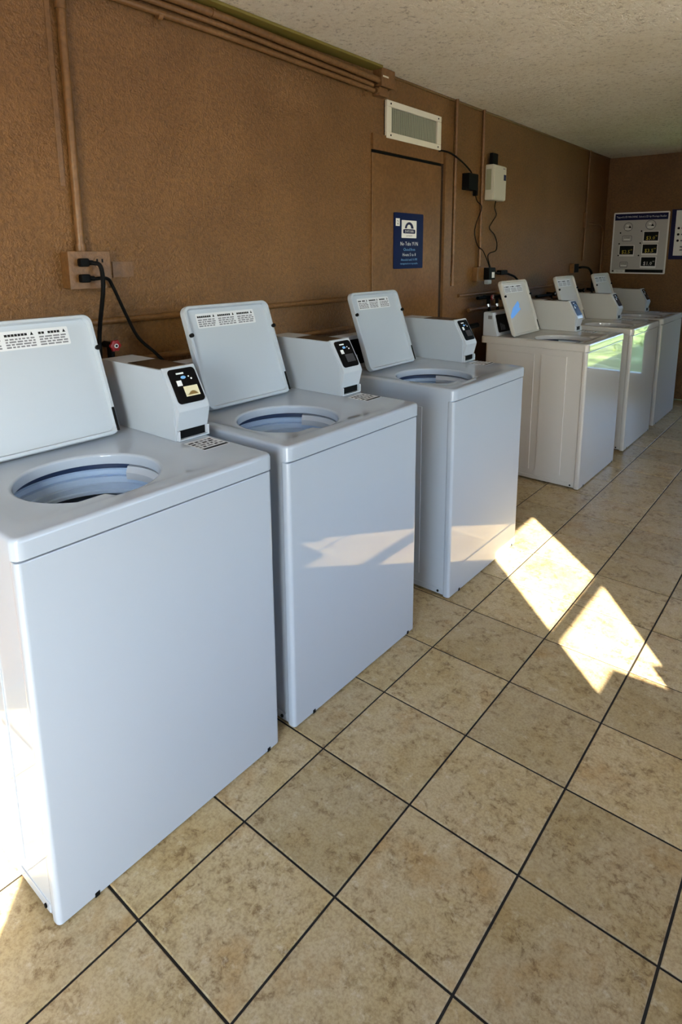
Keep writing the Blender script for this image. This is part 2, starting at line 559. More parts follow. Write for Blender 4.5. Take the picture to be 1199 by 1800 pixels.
def make_washer(x_front, y_left, W, label, side='panel', lid_y=(0.10, 0.505), display='lcd_dark', hub=0.28, tape=False, meter=0.577):
    EN, SAT = (M['white'], M['white_sat']) if side == 'panel' else (M['white_warm'], M['warm_sat'])
    root = empty('washing_machine', (x_front, y_left, 0))
    tag(root, label, 'washing machine', 'coin operated washing machines along the brown wall')
    # cabinet: open-topped shell with embossed sides
    c = MB()
    x0, x1, y0, y1 = -0.68, -0.012, 0.003, W - 0.003
    outer = rrect(x0, x1, y0, y1, 0.012, 3)
    inner = rrect(x0 + 0.006, x1 - 0.006, y0 + 0.006, y1 - 0.006, 0.008, 3)
    c.loft([[(a, b, 0.02) for a, b in inner], [(a, b, 0.012) for a, b in outer], [(a, b, 0.886) for a, b in outer], [(a, b, 0.886) for a, b in inner], [(a, b, 0.03) for a, b in inner]], True, False)
    c.build('cabinet', EN, root)
    for yy0, yy1 in ((y0 - 0.0035, y0 + 0.002), (y1 - 0.002, y1 + 0.0035)):
        for xa, xb in (((-0.62, -0.155),) if side == 'panel' else ((-0.60, -0.335), (-0.29, -0.125))):
            MB().box(xa, xb, yy0, yy1, 0.075, 0.84 if side == 'panel' else 0.845, 0.0025, 2).build('side_panel', EN, root)
        MB().box(-0.66, -0.04, yy0 + (0.0008 if yy0 < W / 2 else 0), yy1 - (0 if yy0 < W / 2 else 0.0008), 0.013, 0.038, 0.002, 2).build('bottom_flange', EN, root)
    for sx in (-0.055, -0.60):
        k = MB()
        k.tube([(sx, y0 - 0.0035, 0.026), (sx, y0 - 0.0065, 0.026)], 0.0055, 8, False)
        k.build('screw', M['rubber'], root)
    # front panel wraps round the cabinet's front edges
    f = MB()
    fr = rrect(-0.034, 0.0, -0.001, W + 0.001, 0.012, 5)
    fi = rrect(-0.032, -0.002, 0.001, W - 0.001, 0.010, 5)
    f.loft([[(a, b, 0.006) for a, b in fi], [(a, b, 0.009) for a, b in fr], [(a, b, 0.878) for a, b in fr], [(a, b, 0.881) for a, b in fi]], True, True)
    f.build('front_panel', EN, root)
    for yy in (0.085, W - 0.05):
        MB().box(-0.006, 0.0012, yy, yy + 0.012, 0.004, 0.017, 0.001, 1).build('clip', M['rubber'], root)
    for fx in (-0.62, -0.06):
        for fy in (0.05, W - 0.05):
            MB().lathe([(0.016, 0.014), (0.016, 0.005), (0.021, 0.004), (0.021, 0.0)], fx, fy, 12, cap0=True, cap1=True).build('foot', M['rubber'], root)
    # top panel with lid well and tub opening
    hx, hy = -0.252, hub
    angs = sorted(set([2 * math.pi * k / 120 for k in range(120)] + [math.atan2(b - hy, a - hx) % (2 * math.pi) for a, b in rrect(-0.715, 0.005, -0.005, W + 0.005, 0.022, 5)]))
    def ring(f, z): return [(x, y, z) for x, y in star_loop(hx, hy, angs, f)]
    def rr(ins, r=0.022): return rect_r(hx, hy, -0.715 + ins, 0.005 - ins, -0.005 + ins, W + 0.005 - ins, max(r - ins, 0.006))
    well_o = rect_r(hx, hy, -0.505, -0.045, max(0.035, hub - 0.245), 0.552, 0.05)
    well_i = rect_r(hx, hy, -0.492, -0.075, max(0.058, hub - 0.222), 0.525, 0.05)
    t = MB()
    t.loft([ring(rr(0.010), 0.890), ring(rr(0.0), 0.888), ring(rr(0.0), 0.924), ring(rr(0.003), 0.931), ring(rr(0.010), 0.935),
            ring(well_o, 0.935), ring(well_i, 0.925), ring(lambda a: hole_r(a) + 0.010, 0.925), ring(lambda a: hole_r(a) + 0.003, 0.923),
            ring(hole_r, 0.918), ring(hole_r, 0.896)])
    t.build('top_panel', EN, root, smooth=50)
    b = MB()
    b.lathe([(0.236, 0.850), (0.236, 0.872), (0.202, 0.873), (0.197, 0.869), (0.195, 0.858), (0.203, 0.856), (0.203, 0.853), (0.194, 0.850), (0.191, 0.834), (0.185, 0.831), (0.184, 0.817), (0.179, 0.814), (0.178, 0.806), (0.19, 0.800), (0.205, 0.796)], hx, hy, 64)
    b.build('tub_ring', M['ring'], root, smooth=30)
    b = MB()
    b.lathe([(0.2355, 0.8865), (0.2015, 0.8865), (0.2005, 0.8735)], hx, hy, 64)  # added ring, coloured as the shade between top panel and tub ring
    b.build('tub_gap_shade', M['gap_shade'], root, smooth=30)
    b = MB()
    b.lathe([(0.205, 0.796), (0.232, 0.785), (0.232, 0.44), (0.21, 0.42), (0.06, 0.42), (0.045, 0.60), (0.03, 0.62)], hx, hy, 48, cap1=True)
    b.build('tub_basket', M['basket'], root)
    b = MB()
    b.lathe([(0.190, 0.890), (0.176, 0.888), (0.166, 0.872), (0.168, 0.852), (0.190, 0.846)], hx, hy, 14, a0=math.radians(58), a1=math.radians(118))
    b.build('bleach_dispenser', M['white_plastic'], root)
    # control box along the back edge
    q = MB()
    q.prism([(-0.705, 0.935), (-0.705, 1.088), (-0.690, 1.094), (-0.640, 1.090), (-0.600, 0.935)], 0.004, meter - 0.002, 0.004)
    cb = q.build('control_box', M['white_plastic'], root)
    d = V((-0.640 + 0.600, 0, 1.090 - 0.935)).normalized()
    n = V((d.z, 0, -d.x))
    fr_ = (V((-0.600, 0, 0.935)) + n * 0.0005, FY, d, n)
    q = MB()
    q.plate(rrect(0.035, meter - 0.05, 0.022, 0.142, 0.01, 3), fr_, 0.003)
    q.mi = 1
    o2 = (fr_[0] + n * 0.0031, FY, d, n)
    for k in range(4):
        q.plate([(0.075 + 0.018 * k, 0.035), (0.083 + 0.018 * k, 0.035), (0.083 + 0.018 * k, 0.085 - 0.006 * k), (0.075 + 0.018 * k, 0.085 - 0.006 * k)], o2, 0.0004)
    q.build('control_plate', [M['black'], M['grey_ink']], cb)
    q = MB()
    q.plate([(0.02, 0.112), (0.048, 0.112), (0.048, 0.135), (0.02, 0.135)], (V((-0.69, 0.0037, 0.935)), FX, FZ, -FY), 0.0006)
    q.build('rating_label', M['grey_ink'], cb)
    # lid standing open
    ly0, ly1 = lid_y
    base = V((-0.487, 0, 0.937))
    dv = V((-0.125, 0, 0.355)).normalized()
    nv = V((dv.z, 0, -dv.x))
    Lh = 0.379
    def lp(pts, cc): return [base + FY * a + dv * bb + nv * cc for a, bb in pts]
    l = MB()
    A = lambda ins, r: rrect(ly0 + ins, ly1 - ins, 0.003 + ins, Lh - ins, r, 6)
    l.loft([lp(A(0.006, 0.022), -0.016), lp(A(0.0, 0.028), -0.010), lp(A(0.0, 0.028), 0.008), lp(A(0.003, 0.025), 0.012), lp(A(0.011, 0.021), 0.012), lp(A(0.0145, 0.019), 0.0), lp(A(0.030, 0.014), -0.003)], True, True)
    lid = l.build('lid', SAT, root, smooth=40)
    for yy in (ly0 + 0.006, ly1 - 0.006):
        p0 = base + FY * yy + dv * 0.272
        MB().tube([p0 + nv * 0.010, p0 + nv * 0.0205], 0.0075, 10, False).build('bumper', M['rubber'], lid)
    hb = MB()
    hb.xf = Matrix(((0, dv.x, nv.x, base.x), (1, 0, 0, 0), (0, dv.z, nv.z, base.z), (0, 0, 0, 1)))
    hb.box(ly1 - 0.012, ly1 - 0.004, 0.012, 0.085, 0.0105, 0.0145, 0.001, 1)
    hb.build('hinge_arm', M['rubber'], lid)
    # instruction label: three blocks of small print with a warning mark each
    lb = MB()
    la0, la1 = ly0 + 0.055, ly1 - 0.075
    ofr = (base + nv * -0.0029, FY, dv, nv)
    lb.plate(rrect(la0, la1, 0.296, 0.350, 0.004, 2), ofr, 0.0006)
    pr = (base + nv * -0.0022, FY, dv, nv)
    bw = (la1 - la0) / 3
    for k in range(3):
        s0 = la0 + bw * k + 0.006
        e = s0 + bw - 0.012
        lb.mi = 1
        lb.plate([(e - 0.011, 0.334), (e - 0.002, 0.334), (e - 0.0065, 0.344)], pr, 0.0003)
        for m_ in range(7):
            if random.random() < 0.93:
                u0 = s0 + m_ * (bw - 0.03) / 7
                lb.plate([(u0, 0.334), (u0 + (bw - 0.03) / 7 - 0.0015, 0.334), (u0 + (bw - 0.03) / 7 - 0.0015, 0.341), (u0, 0.341)], pr, 0.0003)
        lb.mi = 2
        for row in range(4):
            u0 = s0
            while u0 < e - 0.006:
                ln = random.uniform(0.006, 0.02)
                u1 = min(u0 + ln, e)
                z_ = 0.324 - row * 0.0075
                lb.plate([(u0, z_), (u1, z_), (u1, z_ + 0.0042), (u0, z_ + 0.0042)], pr, 0.0003)
                u0 = u1 + 0.0035
    lb.build('warning_label', [M['label_grey'], M['ink'], M['grey_ink']], lid, smooth=0)
    if tape:
        tp = MB()
        tp.plate([(0.035, 0.122), (0.125, 0.192), (0.228, 0.236), (0.240, 0.212), (0.222, 0.190), (0.242, 0.178), (0.09, 0.126)], (base + nv * -0.0028, FY, dv, nv), 0.0008)
        tag(tp.build('blue_tape', M['blue_tape'], lid, smooth=0), 'torn piece of bright blue tape')
    # coin meter along the right side
    my0, my1 = meter, meter + 0.113
    g = MB()
    g.prism([(-0.672, 0.935), (-0.672, 1.143), (-0.345, 1.143), (-0.290, 1.047), (-0.290, 0.935)], my0, my1, 0.0025)
    mt = g.build('coin_meter', SAT, root)
    g = MB()
    g.plate(rrect(-0.53, -0.36, my0 + 0.006, my1 - 0.006, 0.004, 2), (V((0, 0, 1.143)), FX, FY, FZ), 0.001)  # plain thin dark brown rectangle on the meter top
    tag(g.build('meter_top_rectangle', M['dark_tone'], mt), 'dark brown rectangle')
    fa = MB()
    fy0, fy1 = my0 + 0.004, my1 + 0.001
    fa.prism([(-0.350, 1.147), (-0.338, 1.147), (-0.276, 1.040), (-0.270, 1.026), (-0.286, 0.966), (-0.300, 0.966), (-0.300, 1.04)], fy0, fy1, 0.002)
    fas = fa.build('meter_front', M['white_plastic'], root)
    cs = MB()
    cs.box(-0.2915, -0.2885, my0 + 0.010, my1 - 0.008, 0.941, 0.965)  # flat dark piece in place of the shaded recess
    cs.build('coin_return_shade', M['rubber'], mt)
    cs = MB()
    cs.box(-0.292, -0.277, fy0, fy0 + 0.006, 0.936, 0.967, 0.0015, 1)
    cs.box(-0.292, -0.277, fy1 - 0.006, fy1, 0.936, 0.967, 0.0015, 1)
    cs.box(-0.292, -0.277, fy0 + 0.006, fy1 - 0.006, 0.936, 0.9405, 0.001, 1)
    cs.build('coin_return_lip', M['white_plastic'], mt)
    d = (V((-0.276, 0, 1.040)) - V((-0.338, 0, 1.147)))
    SL = d.length
    d.normalize()
    n = V((-d.z, 0, d.x))
    P0 = V((-0.338, 0, 1.147))
    fr_ = (P0 + n * -0.0002, FY, -d, n)
    k = MB()
    k.plate(rrect(my0 + 0.012, my1 - 0.006, -SL + 0.006, -0.008, 0.012, 4), fr_, 0.0022)
    rd = k.build('card_reader', M['black'], fas)
    return root, rd, (P0 + n * 0.0021, FY, -d, n), SL, my0, my1

def reader_details(root, rd, fr_, SL, my0, my1, display):
    # sub-parts of the meter front would be a fourth level, so the small print joins the reader's own mesh siblings
    fas = rd.parent
    k = MB()
    k.plate([(my0 + 0.046, -0.098), (my1 - 0.018, -0.098), (my1 - 0.018, -0.066), (my0 + 0.046, -0.066)], fr_, 0.0007)
    if display == 'cream':
        k.mi = 1
        o = (fr_[0] + fr_[3] * 0.0007, fr_[1], fr_[2], fr_[3])
        k.plate([(my0 + 0.054 + 0.036 * (i / 8), -0.094 + 0.012 * math.sin(math.pi * i / 8)) for i in range(9)], o, 0.0003)
    k.build('display', [M[display], M['brass'] if display == 'cream' else M['grey_ink']], fas, smooth=0)
    k = MB()
    k.plate([(my0 + 0.030, -0.062), (my0 + 0.047, -0.062), (my0 + 0.047, -0.045), (my0 + 0.030, -0.045)], fr_, 0.0006)
    k.build('sticker', M['white_ink'], fas, smooth=0)
    k = MB()
    k.plate([(my0 + 0.038, -0.026), (my0 + 0.064, -0.026), (my0 + 0.064, -0.021), (my0 + 0.038, -0.021)], fr_, 0.0005)
    for (a, b, r) in ((0.084, -0.044, 0.003), (0.077, -0.036, 0.0022)):
        k.plate([(my0 + a + r * math.cos(t * math.pi / 4), b + r * math.sin(t * math.pi / 4)) for t in range(8)], fr_, 0.0005)
    k.mi = 1
    k.plate([(my0 + 0.058 + 0.009 * math.cos(t * math.pi / 6), -0.037 + 0.005 * math.sin(t * math.pi / 6)) for t in range(12)], fr_, 0.0005)
    k.build('reader_markings', [M['white_ink'], M['blue_light']], fas, smooth=0)
    # price sticker on the top panel in front of the meter
    k = MB()
    fr2 = (V((0, 0, 0.935)), FY, -FX, FZ)
    k.plate([(my0 + 0.002, 0.158), (my0 + 0.092, 0.158), (my0 + 0.092, 0.255), (my0 + 0.002, 0.255)], fr2, 0.0006)
    o = (V((0, 0, 0.9356)), FY, -FX, FZ)
    k.mi = 1
    k.plate([(my0 + 0.004, 0.160), (my0 + 0.090, 0.160), (my0 + 0.090, 0.172), (my0 + 0.004, 0.172)], o, 0.0003)
    for row in range(4):
        u = my0 + 0.006
        while u < my0 + 0.08:
            w_ = random.uniform(0.005, 0.018)
            z_ = 0.182 + row * 0.017
            k.mi = random.choice((1, 2))
            k.plate([(u, z_), (min(u + w_, my0 + 0.088), z_), (min(u + w_, my0 + 0.088), z_ + 0.009), (u, z_ + 0.009)], o, 0.0003)
            u += w_ + 0.006
    k.build('price_sticker', [M['label_grey'], M['ink'], M['grey_ink']], root, smooth=0)

WASH = [
    (0.912, -0.122, 0.682, 'white washing machine with the cream lit display, closest to the camera', 'panel', (0.11, 0.517), 'cream', 0.289, False, 0.577),
    (0.912, 0.627, 0.680, 'white washing machine with light reflected on its front, second in the row', 'panel', (0.10, 0.502), 'lcd_dark', 0.255, False, 0.577),
    (0.912, 1.580, 0.678, 'white washing machine in front of the brown door, its front corner lit by sun', 'panel', (0.068, 0.447), 'lcd_dark', 0.25, False, 0.582),
    (0.917, 3.180, 0.730, 'white washing machine with torn blue tape on its open lid', 'ribs', (0.02, 0.43), 'lcd_dark', 0.25, True, 0.575),
    (0.912, 4.170, 0.755, 'white washing machine between the blue-taped one and the last one, second from the far wall', 'ribs', (-0.004, 0.40), 'lcd_dark', 0.25, False, 0.575),
    (0.912, 5.059, 0.745, 'white washing machine at the end of the row, nearest the far wall with the posters', 'ribs', (0.0, 0.43), 'lcd_dark', 0.25, False, 0.575),
]
for xf, yl, W, lab, side, ly, disp, hub, tape, meter in WASH:
    res = make_washer(xf, yl, W, lab, side, ly, disp, hub, tape, meter)
    reader_details(*res, disp)

# ------------------------------------------------------------------ things on the left wall
def pipe(name, label, pts, r, clips=(), cat='pipe', group=None, material=None, smooth=False, couplings=()):
    root = MB().tube(pts, r, 12, smooth).build(name, material or M['brown'])
    tag(root, label, cat, group)
    for (y, z, dz) in clips:
        k = MB()
        k.box(0.0, 0.004, y - 0.010, y + 0.010, z - dz, z, 0.001, 1)
        k.tube([(0.026, y - 0.009, z + 0.001), (0.026, y + 0.009, z + 0.001)], r + 0.0035, 12, False)
        k.tube([(0.004, y, z - dz + 0.012), (0.008, y, z - dz + 0.012)], 0.005, 8, False)
        k.build('clip', M['brown'], root)
    for a, b in couplings:
        MB().tube([a, b], r + 0.004, 12, False).build('coupling', M['brown'], root)
    return root

# vertical conduit to the near outlet box
pipe('conduit', 'brown painted vertical conduit running down to the near outlet box', [(0.018, 0.540, HC), (0.018, 0.537, 1.487)], 0.0145, couplings=[((0.018, 0.5395, 2.25), (0.018, 0.5405, 2.33)), ((0.018, 0.537, 1.486), (0.018, 0.537, 1.512))])
tag(MB().box(0, 0.004, 0.494, 0.512, 1.70, HC - 0.001, 0.0015, 1).build('flat_strip', M['brown']), 'thin flat brown strip on the wall beside the near vertical conduit', 'cable cover')  # plain flat strip in the conduit's brown
ob = empty('outlet_box', (0, 0.545, 1.422))
tag(ob, 'brown painted surface outlet box with two black plugs in it', 'outlet')
MB().box(0.0, 0.052, -0.074, 0.074, -0.062, 0.062, 0.004, 2).build('box', M['brown'], ob)
MB().box(0.052, 0.057, -0.076, 0.076, -0.064, 0.064, 0.002, 2).build('cover_plate', M['brown'], ob)
for dz in (0.028, -0.028):
    MB().tube([(0.056, -0.032, dz), (0.0595, -0.032, dz)], 0.017, 16, False).build('receptacle', M['brown'], ob)
k = MB()
k.tube([(0.056, 0.034, 0.026), (0.060, 0.034, 0.026)], 0.021, 20, False)
k.mi = 1
for aa in (0.5, 2.6, 4.7):
    k.box(0.060, 0.0606, 0.034 + 0.011 * math.cos(aa) - 0.003, 0.034 + 0.011 * math.cos(aa) + 0.003, 0.026 + 0.011 * math.sin(aa) - 0.006, 0.026 + 0.011 * math.sin(aa) + 0.006)
tag(k.build('round_receptacle', [M['brown'], M['rubber']], ob), 'round three-slot socket')

def cord(name, label, plug_at, pts, r, group=None, plug=True, parent_cat='cable'):
    root = MB().tube(pts, r, 10, True).build(name, M['rubber'])
    tag(root, label, parent_cat, group)
    if plug:
        x, y, z = plug_at
        k = MB()
        k.box(x, x + 0.026, y - 0.017, y + 0.017, z - 0.014, z + 0.014, 0.006, 2)
        k.tube([(x + 0.013, y + 0.012, z), (x + 0.016, y + 0.032, z - 0.001)], 0.0085, 10, False)
        k.build('plug', M['rubber'], root)
    return root
cord('power_cable', 'thick black cord hanging straight down from the near outlet box', (0.0602, 0.513, 1.448), [(0.078, 0.540, 1.447), (0.096, 0.560, 1.435), (0.100, 0.561, 1.36), (0.065, 0.556, 1.22), (0.06, 0.552, 1.13), (0.06, 0.55, 0.90)], 0.0075)
cord('power_cable', 'black cord slanting away to the far side from the near outlet box', (0.0602, 0.513, 1.395), [(0.076, 0.545, 1.393), (0.080, 0.590, 1.392), (0.072, 0.615, 1.36), (0.065, 0.665, 1.25), (0.075, 0.70, 1.17), (0.10, 0.755, 1.105), (0.11, 0.775, 1.06), (0.11, 0.78, 0.9)], 0.006)
cp = MB()
cp.box(0, 0.005, 0.658, 0.742, 1.392, 1.45, 0.0015, 2)
tag(cp.build('blank_cover', M['brown']), 'small rectangular brown painted blank plate on wall beside the near outlet box', 'cover plate')

# horizontal rails low on the wall
tag(struct(MB().tube([(0.006, -1.2, 1.236), (0.006, 2.205, 1.236)], 0.013, 12, False).build('trim_1', M['brown'])))
tag(struct(MB().tube([(0.006, 3.20, 1.190), (0.006, 6.29, 1.188)], 0.012, 12, False).build('trim_2', M['brown'])))
pipe('water_pipe', 'dark brown horizontal water pipe low on the wall behind the first washing machine', [(0.035, -0.9, 1.085), (0.035, 2.0, 1.085)], 0.013)
pipe('water_pipe', 'dark brown horizontal water pipe low on the wall behind the far machines', [(0.035, 3.3, 1.085), (0.035, 6.1, 1.085)], 0.013)

# pipes under the ceiling
pipe('ceiling_pipe', 'lowest of the brown pipes running under the ceiling, with strap clips', [(0.03, -1.4, 2.339), (0.03, 1.2, 2.334), (0.03, 2.20, 2.316)], 0.0115, clips=[(0.905, 2.326, 0.034), (2.15, 2.316, 0.036)], group='brown pipes under the ceiling')
pipe('ceiling_pipe', 'middle brown pipe of the three running under the ceiling', [(0.03, -1.4, 2.371), (0.03, 1.2, 2.367), (0.03, 2.19, 2.341)], 0.011, group='brown pipes under the ceiling')
pipe('ceiling_pipe', 'topmost and widest brown pipe under the ceiling, ending in the junction box', [(0.035, -1.4, 2.399), (0.035, 1.2, 2.399), (0.035, 2.235, 2.372)], 0.0165, group='brown pipes under the ceiling', couplings=[((0.035, 1.135, 2.399), (0.035, 1.150, 2.399))])
tag(struct(MB().box(0.0, 0.080, -1.49, 2.215, 2.420, HC, 0.004, 2).build('trim_3', M['olive'])))
tag(struct(MB().tube([(0.004, 2.36, 2.428), (0.004, 6.29, 2.428)], 0.008, 8, False).build('trim_4', M['brown'])))
jb = empty('junction_box', (0, 2.29, 2.385))
tag(jb, 'brown square junction box where the ceiling pipes end', 'junction box')
MB().box(0, 0.055, -0.058, 0.058, -0.042, 0.047, 0.003, 2).build('box', M['brown'], jb)
MB().box(0.055, 0.059, -0.06, 0.06, -0.044, 0.048, 0.0015, 1).build('cover', M['brown'], jb)
MB().box(0.059, 0.0605, -0.05, 0.0, 0.002, 0.010).build('label', M['vent_frame'], jb)
jb = empty('junction_box', (0, 2.268, 2.318))
tag(jb, 'small brown junction box hanging under the square one at the pipe ends', 'junction box')
MB().box(0, 0.045, -0.040, 0.040, -0.022, 0.022, 0.003, 2).build('box', M['brown'], jb)
k = MB(); k.tube([(0.03, -0.055, 0.0), (0.03, -0.038, 0.0)], 0.016, 12, False); k.build('connector', M['brown'], jb)

# ventilation grille
vg = empty('vent_grille', (0, 2.62, 2.20))
tag(vg, 'cream framed wall vent grille with grey louvers above the brown door', 'vent')
vy, vz = 0.287, 0.099
fw, fh = 0.045, 0.034
k = MB()
k.plate(rrect(-vy, vy, -vz, vz, 0.006, 3), (V((0.0, 0, 0)), FY, FZ, FX), 0.004)
tag(k.build('backing', M['rubber'], vg), 'dark backing')
for nm, (a0, a1, b0, b1) in dict(t=(-vy, vy, vz - fh, vz), b=(-vy, vy, -vz, -vz + fh), l=(-vy, -vy + fw, -vz + fh, vz - fh), r=(vy - fw, vy, -vz + fh, vz - fh)).items():
    MB().box(0.004, 0.020, a0, a1, b0, b1, 0.003, 2).build('frame_rail', M['vent_frame'], vg)
nl = 30
for i in range(nl):
    yy = -vy + fw + 0.006 + (2 * vy - 2 * fw - 0.012) * (i + 0.5) / nl
    k = MB()
    k.xf = Matrix.Translation((0.011, yy, 0)) @ Matrix.Rotation(math.radians(random.uniform(24, 34)), 4, 'Z')
    k.box(-0.0036, 0.0036, -0.0010, 0.0010, -vz + fh + 0.002, vz - fh - 0.002)
    k.build('louver', M['louver'], vg, smooth=0)
for (a, b) in ((-0.25, -0.082), (0.25, -0.082), (-0.25, 0.082), (0.25, 0.082)):
    MB().tube([(0.019, a, b), (0.0225, a, b)], 0.005, 8, False).build('screw', M['rubber'], vg)

# door painted over in the wall colour
dr = struct(empty('door_1', (0, 2.215, 0)))
MB().box(0.0, 0.010, 0.0, 0.718, 0.01, 2.012, 0.002, 1).build('slab', M['door'], dr)
MB().box(0.0, 0.0035, 0.0, 0.735, 2.012, 2.028).build('top_gap_shade', M['rubber'], dr)  # black strip, shade of the recess above the slab as colour
MB().box(0.0, 0.016, 0.0, 0.735, 2.028, 2.112, 0.003, 2).build('header', M['brown'], dr)
MB().box(0.0, 0.004, 0.718, 0.752, 0.01, 2.03).build('side_gap_shade', M['dark_tone'], dr)  # dark strip standing in for the shadowed side of the jamb
MB().box(0.0, 0.022, 0.752, 0.848, 0.01, 2.10, 0.004, 2).build('jamb', M['brown'], dr)
pipe('conduit', 'brown vertical conduit beside the door frame, stopping above the third machine', [(0.016, 3.098, HC), (0.016, 3.098, 1.27)], 0.012, couplings=[((0.016, 3.098, 1.262), (0.016, 3.098, 1.295)), ((0.016, 3.098, 1.32), (0.016, 3.098, 1.34))])
pipe('conduit', 'brown vertical conduit passing behind the white wall device', [(0.014, 3.474, HC), (0.014, 3.479, 1.36)], 0.011)

# blue notice on the door
bs = empty('blue_sign', (0.0105, 2.572, 1.548))
tag(bs, 'dark blue notice with a white logo square on the brown door', 'sign')
k = MB()
k.plate(rrect(-0.156, 0.156, -0.161, 0.161, 0.008, 3), (V((0, 0, 0)), FY, FZ, FX), 0.004)
k.build('board', M['blue_sign'], bs)
def fr0(x=0.0042): return (V((x, 0, 0)), FY, FZ, FX)
def at_(y, z, x=0.0046): return (V((x, y, z)), FY, FZ, FX)
k = MB()
k.plate(rrect(-0.078, 0.080, 0.018, 0.120, 0.003, 2), fr0(0.0041), 0.0006)
k.mi = 1
arch = [(0.047 * math.cos(math.pi * i / 12) + 0.001, 0.068 + 0.042 * math.sin(math.pi * i / 12)) for i in range(13)]
k.plate(arch, fr0(0.0047), 0.0004)
k.plate(rrect(-0.062, 0.066, 0.044, 0.068, 0.006, 2), fr0(0.0047), 0.0005)
k.mi = 0
k.plate([(0.022 * math.cos(math.pi * i / 8) - 0.002, 0.074 + 0.022 * math.sin(math.pi * i / 8)) for i in range(9)], fr0(0.0051), 0.0003)
k.plate([(-0.046, 0.0695), (0.048, 0.0695), (0.048, 0.0735), (-0.046, 0.0735)], fr0(0.0051), 0.0003)
k.text('DAYS INN', 0.020, at_(0.002, 0.050, 0.0053), 'CENTER')
k.mi = 2
k.text('LAUNDRY', 0.014, at_(0.002, 0.026, 0.0048), 'CENTER')
k.build('logo', [M['paper'], M['navy'], M['grey_ink']], bs, smooth=0)
k = MB()
k.plate([(-0.138, 0.085), (-0.098, 0.085), (-0.098, 0.128), (-0.138, 0.128)], fr0(0.0041), 0.0006)
k.mi = 1
k.text('2', 0.034, at_(-0.118, 0.094, 0.0049), 'CENTER')
k.build('number_tag', [M['paper'], M['ink']], bs, smooth=0)
k = MB()
k.text('No Tubs YUN', 0.032, at_(0.004, -0.026), 'CENTER')
k.mi = 1
k.text('Closed from', 0.025, at_(0.004, -0.057), 'CENTER')
k.mi = 0
k.text('Hours 5 to 8', 0.027, at_(0.004, -0.088), 'CENTER')
k.mi = 1
k.text('Attended until 10 PM', 0.020, at_(0.004, -0.115), 'CENTER')
k.text('management not responsible', 0.016, at_(0.004, -0.136), 'CENTER')
k.build('lettering', [M['white_ink'], M['blue_light']], bs, smooth=0)

# black adapter and its cables
ad = empty('power_adapter', (0, 3.27, 1.945))
tag(ad, 'small black power adapter box on the wall between vent and white device', 'adapter')
MB().box(0.0, 0.055, -0.055, 0.075, -0.053, 0.053, 0.004, 2).build('body', M['rubber'], ad)
MB().box(0.012, 0.045, 0.075, 0.098, -0.085, -0.028, 0.006, 2).build('connector', M['rubber'], ad)
cord('cable', 'black cable arching from the vent grille down to the black adapter', None, [(0.012, 2.885, 2.098), (0.02, 2.93, 2.103), (0.03, 3.02, 2.096), (0.035, 3.15, 2.06), (0.032, 3.27, 2.015), (0.03, 3.30, 1.99)], 0.0055, plug=False, parent_cat='cable')
cord('cable', 'thin wavy black cable hanging from the black adapter to the far outlet', None, [(0.028, 3.36, 1.865), (0.016, 3.41, 1.83), (0.032, 3.448, 1.789), (0.014, 3.415, 1.69), (0.012, 3.396, 1.613), (0.020, 3.43, 1.53), (0.034, 3.475, 1.50), (0.034, 3.51, 1.475), (0.036, 3.56, 1.42), (0.045, 3.575, 1.375)], 0.0035, plug=False, parent_cat='cable')

# white wall device with stub antenna
wd = empty('wireless_box', (0, 3.64, 1.965))
tag(wd, 'off-white wall box with a black stub antenna and a blue mark', 'wall device')
MB().box(0.0, 0.066, -0.098, 0.100, -0.120, 0.122, 0.008, 2).build('body', M['device'], wd)
MB().box(0.066, 0.072, -0.092, 0.094, -0.114, 0.116, 0.003, 2).build('front_cover', M['device'], wd)
MB().box(0.010, 0.050, -0.0990, -0.0975, -0.05, 0.09, 0.0005, 1).build('side_grille', M['device_side'], wd)
k = MB()
k.box(0.022, 0.052, -0.085, -0.005, 0.118, 0.200, 0.006, 2)
k.build('antenna', M['rubber'], wd)
MB().box(0.072, 0.0727, 0.052, 0.088, 0.022, 0.062).build('blue_mark', M['blue_sign'], wd)
MB().box(0.072, 0.0727, 0.038, 0.072, 0.098, 0.104).build('indicator', M['grey_ink'], wd)
cord('cable', 'thin black cable zigzagging down from the white wall box to the outlet', None, [(0.035, 3.655, 1.848), (0.014, 3.685, 1.80), (0.012, 3.718, 1.752), (0.012, 3.66, 1.70), (0.012, 3.617, 1.655), (0.012, 3.70, 1.61), (0.012, 3.748, 1.55), (0.012, 3.735, 1.495), (0.014, 3.64, 1.478), (0.022, 3.59, 1.45), (0.045, 3.59, 1.375)], 0.0035, plug=False, parent_cat='cable')

